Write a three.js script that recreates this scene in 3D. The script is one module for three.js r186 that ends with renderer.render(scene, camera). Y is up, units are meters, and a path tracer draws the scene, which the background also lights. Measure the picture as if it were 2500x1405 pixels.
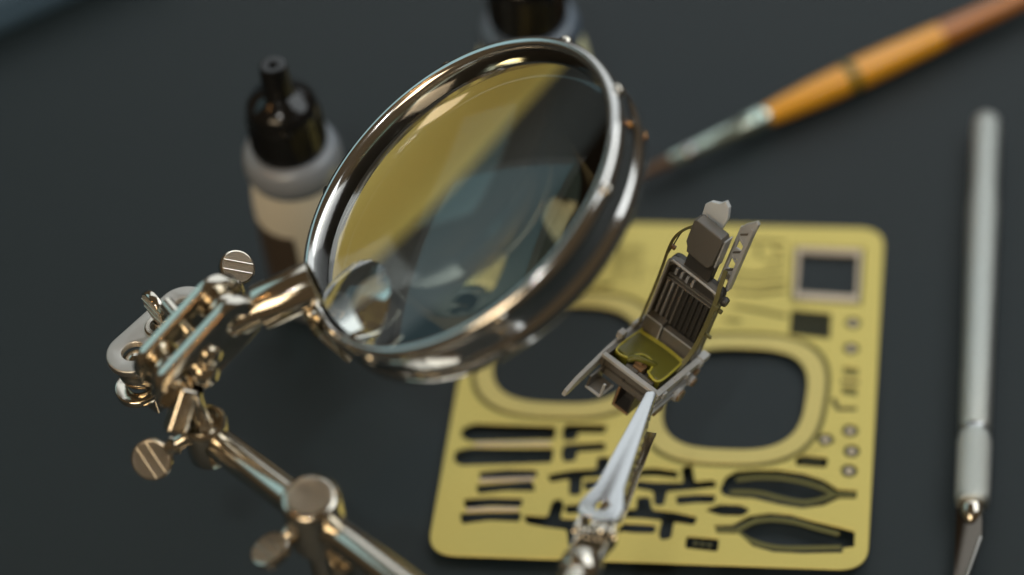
import * as THREE from 'three';
import { RoundedBoxGeometry } from 'three/addons/geometries/RoundedBoxGeometry.js';
import { mergeGeometries, toCreasedNormals } from 'three/addons/utils/BufferGeometryUtils.js';
import { RectAreaLightUniformsLib } from 'three/addons/lights/RectAreaLightUniformsLib.js';
import { ImprovedNoise } from 'three/addons/math/ImprovedNoise.js';

// ------------------------------------------------------------------ camera, light, exposure
// Shapes below are written in millimetres and shrunk to metres when they become meshes.
const MM = 0.001;
const V = (x, y, z) => new THREE.Vector3(x, y, z);
const scene = new THREE.Scene();
const camera = new THREE.PerspectiveCamera(13.8121, 1024 / 575, 0.02, 12);
const eye = V(0.00, 368.50, 337.67);
camera.position.copy(eye).multiplyScalar(MM);
camera.up.set(0.13053, 0.66981, -0.73097);
camera.lookAt(0, 0, 0);
camera.focus = 0.419;
camera.updateProjectionMatrix();
camera.userData.fStop = camera.getFocalLength() / 16;        // a 16 mm wide opening

const renderer = new THREE.WebGLRenderer({ antialias: true });
renderer.toneMapping = THREE.LinearToneMapping;
renderer.toneMappingExposure = 1;
renderer.shadowMap.enabled = true;
RectAreaLightUniformsLib.init();

scene.background = new THREE.Color().setRGB(0.075, 0.054, 0.032);   // the dim brown room beyond the table

// ------------------------------------------------------------------ helpers
let seed = 7;
const rnd = () => { seed = (seed * 16807) % 2147483647; return seed / 2147483647; };
const noise = new ImprovedNoise();
const used = new Map();
function numbered(name) {
  const n = used.get(name) ?? 0; used.set(name, n + 1);
  return n ? `${name}_${String(n).padStart(3, '0')}` : name;
}
function thing(name, label, category, at = V(0, 0, 0), basis, group) {
  const g = new THREE.Group();
  g.name = numbered(name);
  g.position.copy(at).multiplyScalar(MM);
  if (basis) g.quaternion.setFromRotationMatrix(basis);
  g.userData = { label, category };
  if (group) g.userData.group = group;
  scene.add(g);
  return g;
}
function basisOf(x, y, z) { return new THREE.Matrix4().makeBasis(x, y, z); }
// axes with y along the first direction and z as near as it can be to the second
function frameYZ(y, z) {
  y = y.clone().normalize();
  const x = new THREE.Vector3().crossVectors(y, z).normalize();
  return basisOf(x, y, new THREE.Vector3().crossVectors(x, y).normalize());
}
function boxUV(g) {
  if (g.index) g = g.toNonIndexed();
  const p = g.attributes.position, n = g.attributes.normal, uv = new Float32Array(p.count * 2);
  for (let i = 0; i < p.count; i += 3) {
    let x = 0, y = 0, z = 0;
    for (let k = 0; k < 3; k++) { x += n.getX(i + k); y += n.getY(i + k); z += n.getZ(i + k); }
    x = Math.abs(x); y = Math.abs(y); z = Math.abs(z);
    for (let k = i; k < i + 3; k++) {
      uv[2 * k] = x >= y && x >= z ? p.getZ(k) : p.getX(k);
      uv[2 * k + 1] = y > x && y >= z ? p.getZ(k) : p.getY(k);
    }
  }
  g.setAttribute('uv', new THREE.BufferAttribute(uv, 2));
  return g;
}
function clean(g) {
  g = g.index ? g.toNonIndexed() : g;
  for (const k of Object.keys(g.attributes)) if (!['position', 'normal', 'uv'].includes(k)) g.deleteAttribute(k);
  return g;
}
// joins shapes in millimetres into one mesh under a thing (or under the scene)
function part(name, shapes, material, parent = scene, label, keepUV) {
  const list = (Array.isArray(shapes) ? shapes : [shapes]).map((g) => clean(g.clone()));
  let g = list.length > 1 ? mergeGeometries(list) : list[0];
  if (!keepUV) g = boxUV(g);
  g.scale(MM, MM, MM);
  const m = new THREE.Mesh(g, material);
  m.name = parent === scene ? numbered(name) : name;
  m.castShadow = m.receiveShadow = true;
  if (label) m.userData.label = label;
  parent.add(m);
  return m;
}
function put(g, at, basis) {
  g = g.clone();
  if (basis) g.applyMatrix4(basis);
  return at ? g.translate(at.x, at.y, at.z) : g;
}
const box = (w, h, d, x = 0, y = 0, z = 0, r = 0.12) => new RoundedBoxGeometry(w, h, d, 2, Math.min(r, w * 0.45, h * 0.45, d * 0.45)).translate(x, y, z);
function tilted(g, rx, ry, rz, x, y, z) { return g.rotateX(rx).rotateY(ry).rotateZ(rz).translate(x, y, z); }
const cyl = (r0, r1, h, x = 0, y = 0, z = 0, seg = 40) => new THREE.CylinderGeometry(r1, r0, h, seg).translate(x, y, z);
function lathe(pts, seg = 64, x = 0, y = 0, z = 0, crease = 0.7) {
  return toCreasedNormals(new THREE.LatheGeometry(pts.map(([a, b]) => new THREE.Vector2(a, b)), seg), crease).translate(x, y, z);
}
// a solid of revolution with small rounded corners along y
function disc(r, y0, y1, e = 0.25, seg = 48, x = 0, z = 0) {
  return lathe([[0.0001, y0], [r - e, y0], [r - e * 0.3, y0 + e * 0.3], [r, y0 + e], [r, y1 - e], [r - e * 0.3, y1 - e * 0.3], [r - e, y1], [0.0001, y1]], seg, x, 0, z);
}
function tube(points, r, seg = 40, side = 10, closed = false) {
  return new THREE.TubeGeometry(new THREE.CatmullRomCurve3(points, closed, 'catmullrom', 0.5), seg, r, side, closed);
}
function strip(points, w, t, seg = 40, up = V(0, 0, 1)) {       // a flat strap that follows a line
  const c = new THREE.CatmullRomCurve3(points, false, 'catmullrom', 0.5), pos = [], idx = [];
  for (let i = 0; i <= seg; i++) {
    const p = c.getPoint(i / seg), d = c.getTangent(i / seg);
    const a = new THREE.Vector3().crossVectors(d, up).normalize(), b = new THREE.Vector3().crossVectors(a, d).normalize();
    for (const [u, v] of [[-1, -1], [1, -1], [1, 1], [-1, 1]]) pos.push(...p.clone().addScaledVector(a, u * w / 2).addScaledVector(b, v * t / 2));
    if (i) for (let k = 0; k < 4; k++) {
      const q = 4 * (i - 1) + k, s = 4 * (i - 1) + (k + 1) % 4;
      idx.push(q, s, q + 4, s, s + 4, q + 4);
    }
  }
  const e = 4 * seg; idx.push(0, 2, 1, 0, 3, 2, e, e + 1, e + 2, e, e + 2, e + 3);
  const g = new THREE.BufferGeometry();
  g.setAttribute('position', new THREE.Float32BufferAttribute(pos, 3)); g.setIndex(idx);
  g.setAttribute('uv', new THREE.Float32BufferAttribute(new Float32Array(pos.length / 3 * 2), 2));
  return toCreasedNormals(g, 0.6);
}
function shapeOf(pts) { return new THREE.Shape(pts.map(([x, y]) => new THREE.Vector2(x, y))); }
function pathOf(pts) { return new THREE.Path(pts.map(([x, y]) => new THREE.Vector2(x, y))); }
function extrude(shape, depth, bevel = 0.12, segs = 2) {
  return toCreasedNormals(new THREE.ExtrudeGeometry(shape, { depth: depth - 2 * bevel, bevelEnabled: bevel > 0, bevelThickness: bevel, bevelSize: bevel, bevelOffset: -bevel, bevelSegments: segs, curveSegments: 28 }).translate(0, 0, bevel), 0.5);
}
function stadiumShape(half, r, holes = []) {
  const s = new THREE.Shape();
  s.absarc(half, 0, r, -Math.PI / 2, Math.PI / 2, false);
  s.absarc(-half, 0, r, Math.PI / 2, 1.5 * Math.PI, false);
  s.closePath();
  for (const [x, hr] of holes) { const h = new THREE.Path(); h.absarc(x, 0, hr, 0, 2 * Math.PI, true); s.holes.push(h); }
  return s;
}

// ------------------------------------------------------------------ textures: grain and wear, no light
function field(size, fn, channels, srgb) {
  const d = new Uint8Array(size * size * 4);
  for (let y = 0; y < size; y++) for (let x = 0; x < size; x++) {
    const c = fn(x / size, y / size), i = 4 * (y * size + x);
    if (channels === 3) { d[i] = c[0]; d[i + 1] = c[1]; d[i + 2] = c[2]; } else d[i] = d[i + 1] = d[i + 2] = c;
    d[i + 3] = 255;
  }
  const t = new THREE.DataTexture(d, size, size);
  t.wrapS = t.wrapT = THREE.RepeatWrapping; t.magFilter = THREE.LinearFilter; t.minFilter = THREE.LinearMipmapLinearFilter; t.generateMipmaps = true;
  if (srgb) t.colorSpace = THREE.SRGBColorSpace;
  t.needsUpdate = true;
  return t;
}
// noise that repeats without a seam
function tiled(u, v, f, k) {
  const a = (x, y) => noise.noise(x * f, y * f, k);
  return (a(u, v) * (1 - u) + a(u - 1, v) * u) * (1 - v) + (a(u, v - 1) * (1 - u) + a(u - 1, v - 1) * u) * v;
}
const clamp = (x, a = 0, b = 255) => Math.max(a, Math.min(b, x));
const sized = (t, mm) => { const c = t.clone(); c.repeat.set(1 / (mm * MM), 1 / (mm * MM)); c.needsUpdate = true; return c; };   // one tile spans so many millimetres
const grain = field(512, (u, v) => clamp(128 + 70 * (rnd() - 0.5) + 90 * tiled(u, v, 60, 3.3) + 60 * tiled(u, v, 130, 9.1)));
const patches = field(512, (u, v) => clamp(150 + 110 * tiled(u, v, 5, 1.7) + 70 * tiled(u, v, 14, 5.2) + 40 * tiled(u, v, 47, 8.8) + 16 * (rnd() - 0.5)));
const brushed = field(512, (u, v) => clamp(128 + 150 * (noise.noise(u * 3, v * 170, 2.2) * (1 - u) + noise.noise((u - 1) * 3, v * 170, 2.2) * u) + 30 * (rnd() - 0.5)));
const scratches = (() => {
  const n = 1024, d = new Float32Array(n * n);
  for (let k = 0; k < 130; k++) {
    let x = rnd() * n, y = rnd() * n, a = rnd() * 6.28, l = 20 + rnd() * 170, w = 0.25 + 0.7 * rnd();
    for (let i = 0; i < l; i++) { x += Math.cos(a); y += Math.sin(a); a += (rnd() - 0.5) * 0.02; d[((y | 0) & 1023) * n + ((x | 0) & 1023)] += w; }
  }
  return d;
})();
const tableColour = field(1024, (u, v) => {
  const s = scratches[Math.floor(v * 1024) * 1024 + Math.floor(u * 1024)];
  const k = 1 + 0.16 * tiled(u, v, 5, 4.4) + 0.12 * tiled(u, v, 23, 7.7) + 0.10 * (rnd() - 0.5) + 0.35 * Math.min(1, s);
  return [clamp(29 * k), clamp(38 * k), clamp(41 * k)];
}, 3, true);
const brassTone = field(1024, (u, v) => {                         // rolled brass with tarnish and fine scratches
  const s = Math.min(1, scratches[Math.floor(v * 1024) * 1024 + Math.floor(u * 1024)]);
  const k = 1 + 0.13 * tiled(u, v, 6, 3.1) + 0.09 * tiled(u, v, 19, 8.4) + 0.05 * tiled(u, v, 71, 1.9) + 0.03 * (rnd() - 0.5) + 0.05 * s, w = tiled(u, v, 9, 6.6);
  return [clamp(208 * k * (1 + 0.03 * w)), clamp(189 * k), clamp(108 * k * (1 - 0.12 * w))];
}, 3, true);
const brassRough = field(512, (u, v) => clamp(165 + 90 * tiled(u, v, 7, 4.1) + 60 * tiled(u, v, 23, 2.2) + 40 * tiled(u, v, 61, 7.3)));
const metalTone = field(512, (u, v) => { const k = 1 + 0.16 * tiled(u, v, 12, 5.5) + 0.22 * tiled(u, v, 40, 2.6) + 0.12 * (rnd() - 0.5); return [clamp(220 * k), clamp(222 * k), clamp(218 * k)]; }, 3, true);
const brushTone = field(512, (u, v) => { const k = 1 + 0.75 * (noise.noise(u * 3, v * 90, 5.2) * (1 - u) + noise.noise((u - 1) * 3, v * 90, 5.2) * u) + 0.2 * tiled(u, v, 5, 7.1); return [clamp(196 * k), clamp(190 * k), clamp(180 * k)]; }, 3, true);
const paintTone = field(512, (u, v) => {                           // hand-brushed paint: thin and thick places, worn specks
  const chip = tiled(u, v, 34, 9.4) + 0.6 * tiled(u, v, 80, 3.8) > 0.42 ? 1.35 : 1;
  const k = chip * (1 + 0.25 * tiled(u, v, 7, 6.2) + 0.22 * tiled(u, v, 22, 1.4) + 0.12 * tiled(u, v, 60, 4.9));
  return [clamp(192 * k), clamp(190 * k), clamp(186 * k)];
}, 3, true);
const tableRough = field(1024, (u, v) => {
  const s = scratches[Math.floor(v * 1024) * 1024 + Math.floor(u * 1024)];
  return clamp(196 + 60 * tiled(u, v, 6, 2.9) + 30 * tiled(u, v, 31, 6.1) - 30 * Math.min(1, s));
});

// ------------------------------------------------------------------ materials
const metal = (r, g, b, rough, extra = {}) => new THREE.MeshPhysicalMaterial({ color: new THREE.Color().setRGB(r, g, b), metalness: 1, roughness: rough, ...extra });
const paint = (r, g, b, rough, extra = {}) => new THREE.MeshPhysicalMaterial({ color: new THREE.Color().setRGB(r, g, b), metalness: 0, roughness: rough, ...extra });
const M = {
  table: new THREE.MeshPhysicalMaterial({ map: sized(tableColour, 260), roughnessMap: sized(tableRough, 190), roughness: 0.44, specularIntensity: 0.66, bumpMap: sized(grain, 26), bumpScale: 0.00004 }),
  nickel: metal(0.74, 0.68, 0.58, 0.13, { roughnessMap: sized(patches, 22), bumpMap: sized(grain, 9), bumpScale: 0.000004 }),
  satin: metal(0.62, 0.585, 0.53, 0.62, { roughnessMap: sized(patches, 15), bumpMap: sized(grain, 5), bumpScale: 0.00002 }),
  chrome: metal(0.72, 0.70, 0.67, 0.2, { roughnessMap: sized(patches, 30) }),
  ridged: metal(0.8, 0.75, 0.68, 0.5, { map: sized(brushTone, 8), bumpMap: sized(brushed, 8), bumpScale: 0.00009, roughnessMap: sized(patches, 7) }),
  steel: metal(0.60, 0.60, 0.60, 0.24, { roughnessMap: sized(patches, 18), bumpMap: sized(grain, 8), bumpScale: 0.000006 }),
  glass: new THREE.MeshPhysicalMaterial({ color: 0xffffff, transmission: 1, thickness: 8, ior: 1.52, roughness: 0.0, attenuationColor: new THREE.Color().setRGB(0.93, 0.95, 0.82), attenuationDistance: 0.03 }),
  brass: new THREE.MeshPhysicalMaterial({ map: sized(brassTone, 70), metalness: 0.78, roughness: 0.56, roughnessMap: sized(brassRough, 47), bumpMap: sized(grain, 10), bumpScale: 0.00001 }),
  frame: new THREE.MeshPhysicalMaterial({ color: new THREE.Color().setRGB(0.61, 0.49, 0.17), metalness: 0.76, roughness: 0.6, roughnessMap: sized(patches, 27), bumpMap: sized(grain, 8), bumpScale: 0.00001 }),
  pinkFrame: new THREE.MeshPhysicalMaterial({ color: new THREE.Color().setRGB(0.58, 0.48, 0.36), metalness: 0.5, roughness: 0.6, roughnessMap: sized(patches, 27) }),
  etched: new THREE.MeshPhysicalMaterial({ color: new THREE.Color().setRGB(0.17, 0.16, 0.055), metalness: 0.3, roughness: 0.8, bumpMap: sized(grain, 6), bumpScale: 0.00003 }),
  darkEtched: new THREE.MeshPhysicalMaterial({ color: new THREE.Color().setRGB(0.1, 0.1, 0.05), metalness: 0.3, roughness: 0.8, bumpMap: sized(grain, 6), bumpScale: 0.00003 }),
  seatGrey: paint(0.21, 0.195, 0.175, 0.42, { map: sized(paintTone, 13), roughnessMap: sized(patches, 9), bumpMap: sized(grain, 3), bumpScale: 0.00002 }),
  seatPale: paint(0.74, 0.76, 0.78, 0.4, { map: sized(paintTone, 11), roughnessMap: sized(patches, 6), bumpMap: sized(grain, 3), bumpScale: 0.00003 }),
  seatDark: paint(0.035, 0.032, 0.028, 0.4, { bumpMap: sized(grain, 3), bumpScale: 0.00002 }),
  chalk: paint(0.6, 0.63, 0.64, 0.5, { roughnessMap: sized(patches, 6) }),
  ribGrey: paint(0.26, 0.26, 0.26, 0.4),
  rust: paint(0.2, 0.12, 0.06, 0.5, { roughnessMap: sized(patches, 5) }),
  olive: paint(0.22, 0.215, 0.032, 0.3, { map: sized(paintTone, 12), roughnessMap: sized(patches, 8), bumpMap: sized(grain, 3), bumpScale: 0.00002 }),
  oliveEdge: paint(0.4, 0.36, 0.05, 0.36, { roughnessMap: sized(patches, 8) }),
  belt: paint(0.13, 0.12, 0.045, 0.6),
  capBlack: paint(0.006, 0.006, 0.006, 0.16, { roughnessMap: sized(patches, 20) }),
  milky: new THREE.MeshPhysicalMaterial({ color: new THREE.Color().setRGB(0.2, 0.22, 0.245), roughness: 0.3, clearcoat: 0.3 }),
  milkyDark: new THREE.MeshPhysicalMaterial({ color: new THREE.Color().setRGB(0.09, 0.12, 0.16), roughness: 0.22, clearcoat: 0.5 }),
  beige: paint(0.88, 0.82, 0.66, 0.9, { transmission: 0.45, thickness: 0 }),
  cream: paint(0.78, 0.76, 0.46, 0.35, { clearcoat: 0.3 }),
  brownBand: paint(0.06, 0.044, 0.03, 0.45),
  orange: paint(0.95, 0.42, 0.02, 0.32, { clearcoat: 0.7, clearcoatRoughness: 0.15 }),
  redBrown: paint(0.5, 0.17, 0.015, 0.3, { clearcoat: 0.7, clearcoatRoughness: 0.15 }),
  greenPrint: paint(0.12, 0.12, 0.015, 0.35),
  bristle: paint(0.16, 0.09, 0.045, 0.6),
  ferrule: metal(0.66, 0.78, 0.68, 0.42, { roughnessMap: sized(patches, 10) }),
  aluminium: metal(0.95, 0.96, 0.94, 0.55, { map: sized(metalTone, 11), roughnessMap: sized(patches, 12), bumpMap: sized(grain, 9), bumpScale: 0.00006 }),
  blade: metal(0.14, 0.12, 0.1, 0.2, { roughnessMap: sized(patches, 9) }),
  bladeEdge: metal(0.5, 0.48, 0.44, 0.3),
  blue: paint(0.07, 0.12, 0.17, 0.3, { clearcoat: 0.3 }),
  windowFrame: paint(0.6, 0.6, 0.58, 0.6),
};

// ------------------------------------------------------------------ lamps and windows that light the table (all outside the picture)
function skyWindow(centre, w, h, colour, radiance) {
  const g = new THREE.Group();
  g.name = numbered('window'); g.userData = { kind: 'structure' };
  g.position.copy(centre).multiplyScalar(MM); g.lookAt(0, 0.03, 0);
  scene.add(g);
  const m = new THREE.MeshStandardMaterial({ color: 0x777777, roughness: 0.9, emissive: new THREE.Color(...colour), emissiveIntensity: radiance * 0.1 });
  part('window_pane', box(w, h, 4, 0, 0, -8), m, g);
  const b = 28;
  part('window_frame', [box(w + 2 * b, b, 20, 0, h / 2 + b / 2, 0, 2), box(w + 2 * b, b, 20, 0, -h / 2 - b / 2, 0, 2), box(b, h, 20, w / 2 + b / 2, 0, 0, 2), box(b, h, 20, -w / 2 - b / 2, 0, 0, 2)], M.windowFrame, g);
  const l = new THREE.RectAreaLight(new THREE.Color(...colour), radiance, w * MM, h * MM);
  l.name = 'window_daylight';
  l.position.copy(g.position).addScaledVector(g.position.clone().sub(V(0, 0.03, 0)).normalize(), -0.004);
  l.lookAt(0, 0.03, 0);
  scene.add(l);
}
function shadeLamp(centre, w, h, colour, radiance) {
  const g = new THREE.Group();
  g.name = numbered('lamp_shade'); g.userData = { kind: 'structure' };
  g.position.copy(centre).multiplyScalar(MM); g.lookAt(0, 0.03, 0);
  scene.add(g);
  const m = new THREE.MeshStandardMaterial({ color: 0x777777, roughness: 0.9, emissive: new THREE.Color(...colour), emissiveIntensity: radiance * 0.1 });
  part('lamp_diffuser', box(w, h, 4, 0, 0, -8), m, g);
  part('lamp_housing', [box(w + 24, h + 24, 40, 0, 0, -32, 6)], M.windowFrame, g);
  const l = new THREE.RectAreaLight(new THREE.Color(...colour), radiance, w * MM, h * MM);
  l.name = 'lamp_light';
  l.position.copy(g.position).addScaledVector(g.position.clone().sub(V(0, 0.03, 0)).normalize(), -0.004);
  l.lookAt(0, 0.03, 0);
  scene.add(l);
}
function bulbLamp(centre, r, colour, power) {
  const g = new THREE.Group();
  g.name = numbered('lamp_bulb'); g.userData = { kind: 'structure' };
  g.position.copy(centre).multiplyScalar(MM); scene.add(g);
  part('bulb', new THREE.SphereGeometry(r, 32, 20), new THREE.MeshStandardMaterial({ color: 0xffffff, emissive: new THREE.Color(...colour), emissiveIntensity: 1 }), g);
  const l = new THREE.PointLight(new THREE.Color(...colour), power);
  l.shadow.radius = r * MM / 0.02; l.castShadow = true; l.position.copy(g.position); l.name = 'bulb_light';
  scene.add(l);
}
skyWindow(V(700, 800, -130), 900, 650, [0.92, 0.98, 1.0], 2.1);           // above and to the right
skyWindow(V(280, 740, -920), 1300, 960, [0.88, 0.96, 1.0], 0.95);         // wide, behind
skyWindow(V(-800, 620, -480), 760, 440, [0.52, 0.90, 1.0], 0.58);           // far left
shadeLamp(V(-360, 540, 640), 420, 300, [1.0, 0.78, 0.50], 4.6);            // warm lamp, front left
bulbLamp(V(-420, 560, 120), 16, [1.0, 0.5, 0.16], 0.14);                   // warm bulb, upper left
bulbLamp(V(-130, 740, 480), 18, [1.0, 0.98, 0.92], 0.5);                    // small lamp above

// ------------------------------------------------------------------ table
{
  const t = part('table_top', new THREE.BoxGeometry(4000, 25, 3400).translate(0, -12.5, -1200), M.table);
  t.userData.kind = 'structure';
}

// ------------------------------------------------------------------ etched brass sheet on the table
{
  const sheetAt = V(25.58, 0.80, 35.29);
  const fret = thing('brass_sheet', 'flat etched brass sheet with two oval openings and many dark slots on the table', 'brass sheet', V(sheetAt.x, 0.15, sheetAt.z));
  const lay = (g, y) => g.rotateX(-Math.PI / 2).translate(0, y, 0);
  const T = 0.4;                                             // thickness of the sheet
  const outline = [[-48.4, -32.3], [33.0, -49.4], [54.0, 37.5], [-28.9, 55.5]];
  const rounded = (pts, r) => {                               // rounds the corners of a polygon
    const s = new THREE.Shape(), n = pts.length, P = pts.map(([x, y]) => new THREE.Vector2(x, y));
    for (let i = 0; i < n; i++) {
      const b = P[i], a = P[(i + n - 1) % n], c = P[(i + 1) % n];
      const d0 = a.clone().sub(b), d1 = c.clone().sub(b);
      const k = Math.min(r, d0.length() * 0.48, d1.length() * 0.48);
      const p = b.clone().addScaledVector(d0.normalize(), k), q = b.clone().addScaledVector(d1.normalize(), k);
      i ? s.lineTo(p.x, p.y) : s.moveTo(p.x, p.y);
      s.quadraticCurveTo(b.x, b.y, q.x, q.y);
    }
    s.closePath();
    return s;
  };
  // a closed superellipse through two half axes given as vectors
  const oval = (c, a, b, n, k = 0) => {
    const out = [];
    for (let i = 0; i < 72; i++) {
      const t = i / 72 * 2 * Math.PI, x = Math.sign(Math.cos(t)) * Math.abs(Math.cos(t)) ** (2 / n), y = Math.sign(Math.sin(t)) * Math.abs(Math.sin(t)) ** (2 / n);
      const la = Math.hypot(...a), lb = Math.hypot(...b);
      out.push([c[0] + a[0] * x * (1 + k / la) + b[0] * y * (1 + k / lb), c[1] + a[1] * x * (1 + k / la) + b[1] * y * (1 + k / lb)]);
    }
    return out;
  };
  const away = ([p, q]) => [q[0] - p[0], q[1] - p[1]];
  const ovals = [
    { c: [[15.6, -3.5]][0], a: away([[15.6, -3.5], [29.2, -6.5]]), b: away([[15.6, -3.5], [19.6, 9.2]]) },
    { c: [[-16.5, 14.2]][0], a: away([[-16.5, 14.2], [-2.3, 11.1]]), b: away([[-16.5, 14.2], [-13.3, 27.1]]) },
  ];
  const sheet = rounded(outline, 5.6);
  const cut = [];                                            // openings right through the sheet
  // straight slots
  cut.push(
    [[-38.6, -2.6], [-36.5, -1.9], [-30.1, -3.3], [-21.2, -5.2], [-21.6, -7.4], [-29.5, -6.3], [-37.6, -5.2], [-38.9, -4.0]],
    [[-40.4, -8.2], [-37.9, -7.8], [-30.7, -9.3], [-22.2, -10.7], [-22.8, -13.2], [-30.9, -12.2], [-39.8, -11.0], [-40.8, -10.0]],
    [[-18.4, -5.0], [-11.0, -6.4], [-11.4, -7.7], [-16.7, -6.7], [-17.2, -8.5], [-19.0, -8.4], [-19.1, -6.5]],
    [[-19.2, -10.1], [-11.9, -10.8], [-11.9, -12.1], [-17.4, -11.6], [-18.0, -13.8], [-19.7, -13.7], [-19.8, -11.6]],
    [[-36.3, -14.2], [-31.1, -14.4], [-25.9, -15.4], [-25.9, -16.5], [-31.3, -15.7], [-36.2, -15.4]],
    [[-37.1, -17.4], [-31.5, -17.7], [-27.0, -18.0], [-26.7, -19.9], [-31.9, -18.9], [-37.0, -18.8]],
    [[-39.8, -20.5], [-35.0, -20.9], [-29.3, -22.1], [-29.6, -23.3], [-35.1, -22.2], [-39.7, -22.0]],
    [[-40.8, -23.8], [-35.3, -24.4], [-30.0, -25.3], [-30.3, -26.8], [-35.7, -25.6], [-40.7, -25.6]],
    [[-23.0, -17.2], [-18.5, -16.8], [-13.5, -17.3], [-13.0, -14.4], [-11.4, -14.5], [-11.8, -18.9], [-17.2, -18.1], [-18.0, -22.3], [-19.4, -22.1], [-18.9, -18.0], [-22.8, -18.3]],
    [[-16.3, -20.0], [-13.9, -20.2], [-14.0, -21.6], [-16.3, -21.4]],
    [[-28.6, -26.4], [-24.3, -27.5], [-22.9, -23.7], [-21.8, -23.5], [-21.6, -24.9], [-22.8, -28.1], [-18.0, -29.1], [-18.1, -30.4], [-19.1, -30.5], [-19.7, -34.1], [-20.9, -34.1], [-20.8, -30.4], [-25.4, -28.9], [-28.4, -27.6]],
    [[-20.6, -25.3], [-16.3, -25.5], [-16.4, -26.8], [-20.5, -26.5]],
    [[-6.1, -18.6], [-2.6, -18.9], [1.2, -20.3], [1.2, -21.3], [-2.8, -20.1], [-6.3, -19.7]],
    [[-6.5, -21.4], [-3.1, -22.4], [2.8, -23.6], [2.9, -19.7], [4.2, -19.3], [4.1, -23.6], [8.0, -23.8], [8.1, -24.8], [3.8, -24.7], [-1.4, -24.3], [-2.4, -27.5], [-3.5, -27.3], [-3.2, -24.0], [-6.6, -22.6]],
    [[0.8, -26.6], [4.3, -26.7], [7.5, -27.3], [7.2, -28.5], [4.1, -28.0], [0.8, -27.8]],
    [[-9.4, -28.1], [-7.1, -28.5], [-6.6, -25.6], [-5.0, -25.7], [-4.9, -28.9], [-0.2, -30.4], [3.2, -32.0], [2.7, -33.1], [-1.1, -31.7], [-2.2, -35.6], [-3.5, -35.7], [-3.6, -34.4], [-2.4, -31.2], [-6.5, -30.0], [-9.6, -29.3]],
    [[-11.3, -31.2], [-7.6, -32.0], [-4.8, -32.7], [-5.1, -33.8], [-8.5, -33.2], [-11.3, -32.3]],
    [[6.2, -30.5], [8.5, -29.9], [12.1, -30.6], [13.3, -31.7], [12.2, -32.5], [8.2, -31.7]],
    [[25.3, -20.4], [30.3, -21.9], [29.8, -23.5], [24.8, -22.1]],
    [[1.4, -36.5], [6.5, -37.9], [6.0, -40.0], [0.9, -38.4]],
    [[-1.3, 43.6], [3.8, 42.9], [3.6, 41.5], [-1.6, 42.1]],
    [[-2.1, 40.9], [3.1, 40.2], [2.8, 38.8], [-2.3, 39.3]],
    [[-3.0, 37.4], [2.3, 36.7], [1.9, 35.0], [-3.4, 35.6]],
    [[-4.0, 34.1], [1.3, 33.5], [1.0, 32.0], [-4.3, 32.6]],
    [[-8.0, 43.6], [-3.0, 42.8], [-4.7, 31.1], [-10.1, 31.9]],
  );
  const eyes = [
    { hole: [[9.3, -25.8], [10.7, -23.3], [12.9, -22.2], [16.9, -22.5], [20.8, -23.2], [25.3, -24.8], [28.8, -27.1], [31.1, -29.7], [34.5, -30.6], [34.1, -32.1], [31.0, -31.6], [27.8, -32.8], [23.8, -32.8], [19.4, -31.1], [15.0, -28.9], [11.2, -28.0], [9.5, -27.1]],
      rails: [[[12.5, -24.0], [16.6, -24.1], [20.9, -25.0], [25.3, -26.8], [28.5, -28.9], [30.6, -30.6], [34.2, -31.3]], [[10.9, -26.8], [16.0, -27.8], [20.0, -29.8], [24.1, -31.5], [27.6, -31.4], [30.6, -30.6]]] },
    { hole: [[6.9, -34.5], [10.1, -35.0], [13.5, -33.4], [17.4, -33.3], [21.2, -34.3], [25.1, -36.5], [29.8, -38.8], [32.2, -40.2], [31.5, -43.3], [29.4, -43.3], [29.1, -44.3], [21.9, -43.3], [16.7, -42.1], [13.2, -40.2], [11.0, -36.8], [7.0, -36.0]],
      rails: [[[6.9, -35.2], [10.4, -36.0], [14.1, -34.6], [17.6, -34.6], [21.7, -35.9], [25.3, -37.9], [29.5, -40.1]], [[10.4, -36.0], [12.6, -38.7], [16.9, -41.1], [22.1, -42.2], [29.3, -43.2]]] },
  ];
  // places etched only half way down
  const half = [];
  const bar = (p, w) => {                                     // a bar of constant width along a line
    const a = [], b = [];
    p.forEach((q, i) => {
      const u = p[Math.max(0, i - 1)], v = p[Math.min(p.length - 1, i + 1)], l = Math.hypot(v[0] - u[0], v[1] - u[1]);
      const nx = -(v[1] - u[1]) / l * w / 2, ny = (v[0] - u[0]) / l * w / 2;
      a.push([q[0] + nx, q[1] + ny]); b.unshift([q[0] - nx, q[1] - ny]);
    });
    return [...b, ...a].reverse();
  };
  for (const p of [
    [[20.5, 39.4], [26.3, 38.8], [32.8, 37.2]], [[27.1, 37.0], [26.5, 34.0]], [[29.9, 36.3], [31.6, 34.3]], [[20.2, 34.2], [25.9, 33.7]], [[27.4, 32.4], [32.0, 32.3]], [[19.8, 31.0], [25.5, 29.0], [31.1, 29.2]],
    [[19.5, 28.0], [25.9, 26.0], [31.0, 25.9]], [[19.4, 25.0], [24.8, 23.5], [30.4, 23.5]], [[19.1, 21.1], [24.5, 18.8], [29.3, 16.3]],
    [[16.8, 17.6], [20.1, 16.7]],
  ]) half.push([bar(p, 0.95), 'etched']);
  for (const p of [
    [[34.6, -7.0], [35.0, -9.8], [38.6, -10.4]], [[37.0, -2.7], [40.4, -3.7]],
  ]) half.push([bar(p, 1.1), 'darkEtched']);
  for (const p of [[[38.2, 1.0], [41.0, -0.1], [40.5, -2.0], [37.7, -1.1]], [[36.9, -4.2], [39.8, -5.1], [39.3, -7.2], [36.5, -6.0]]]) half.push([p, 'etched']);
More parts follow.
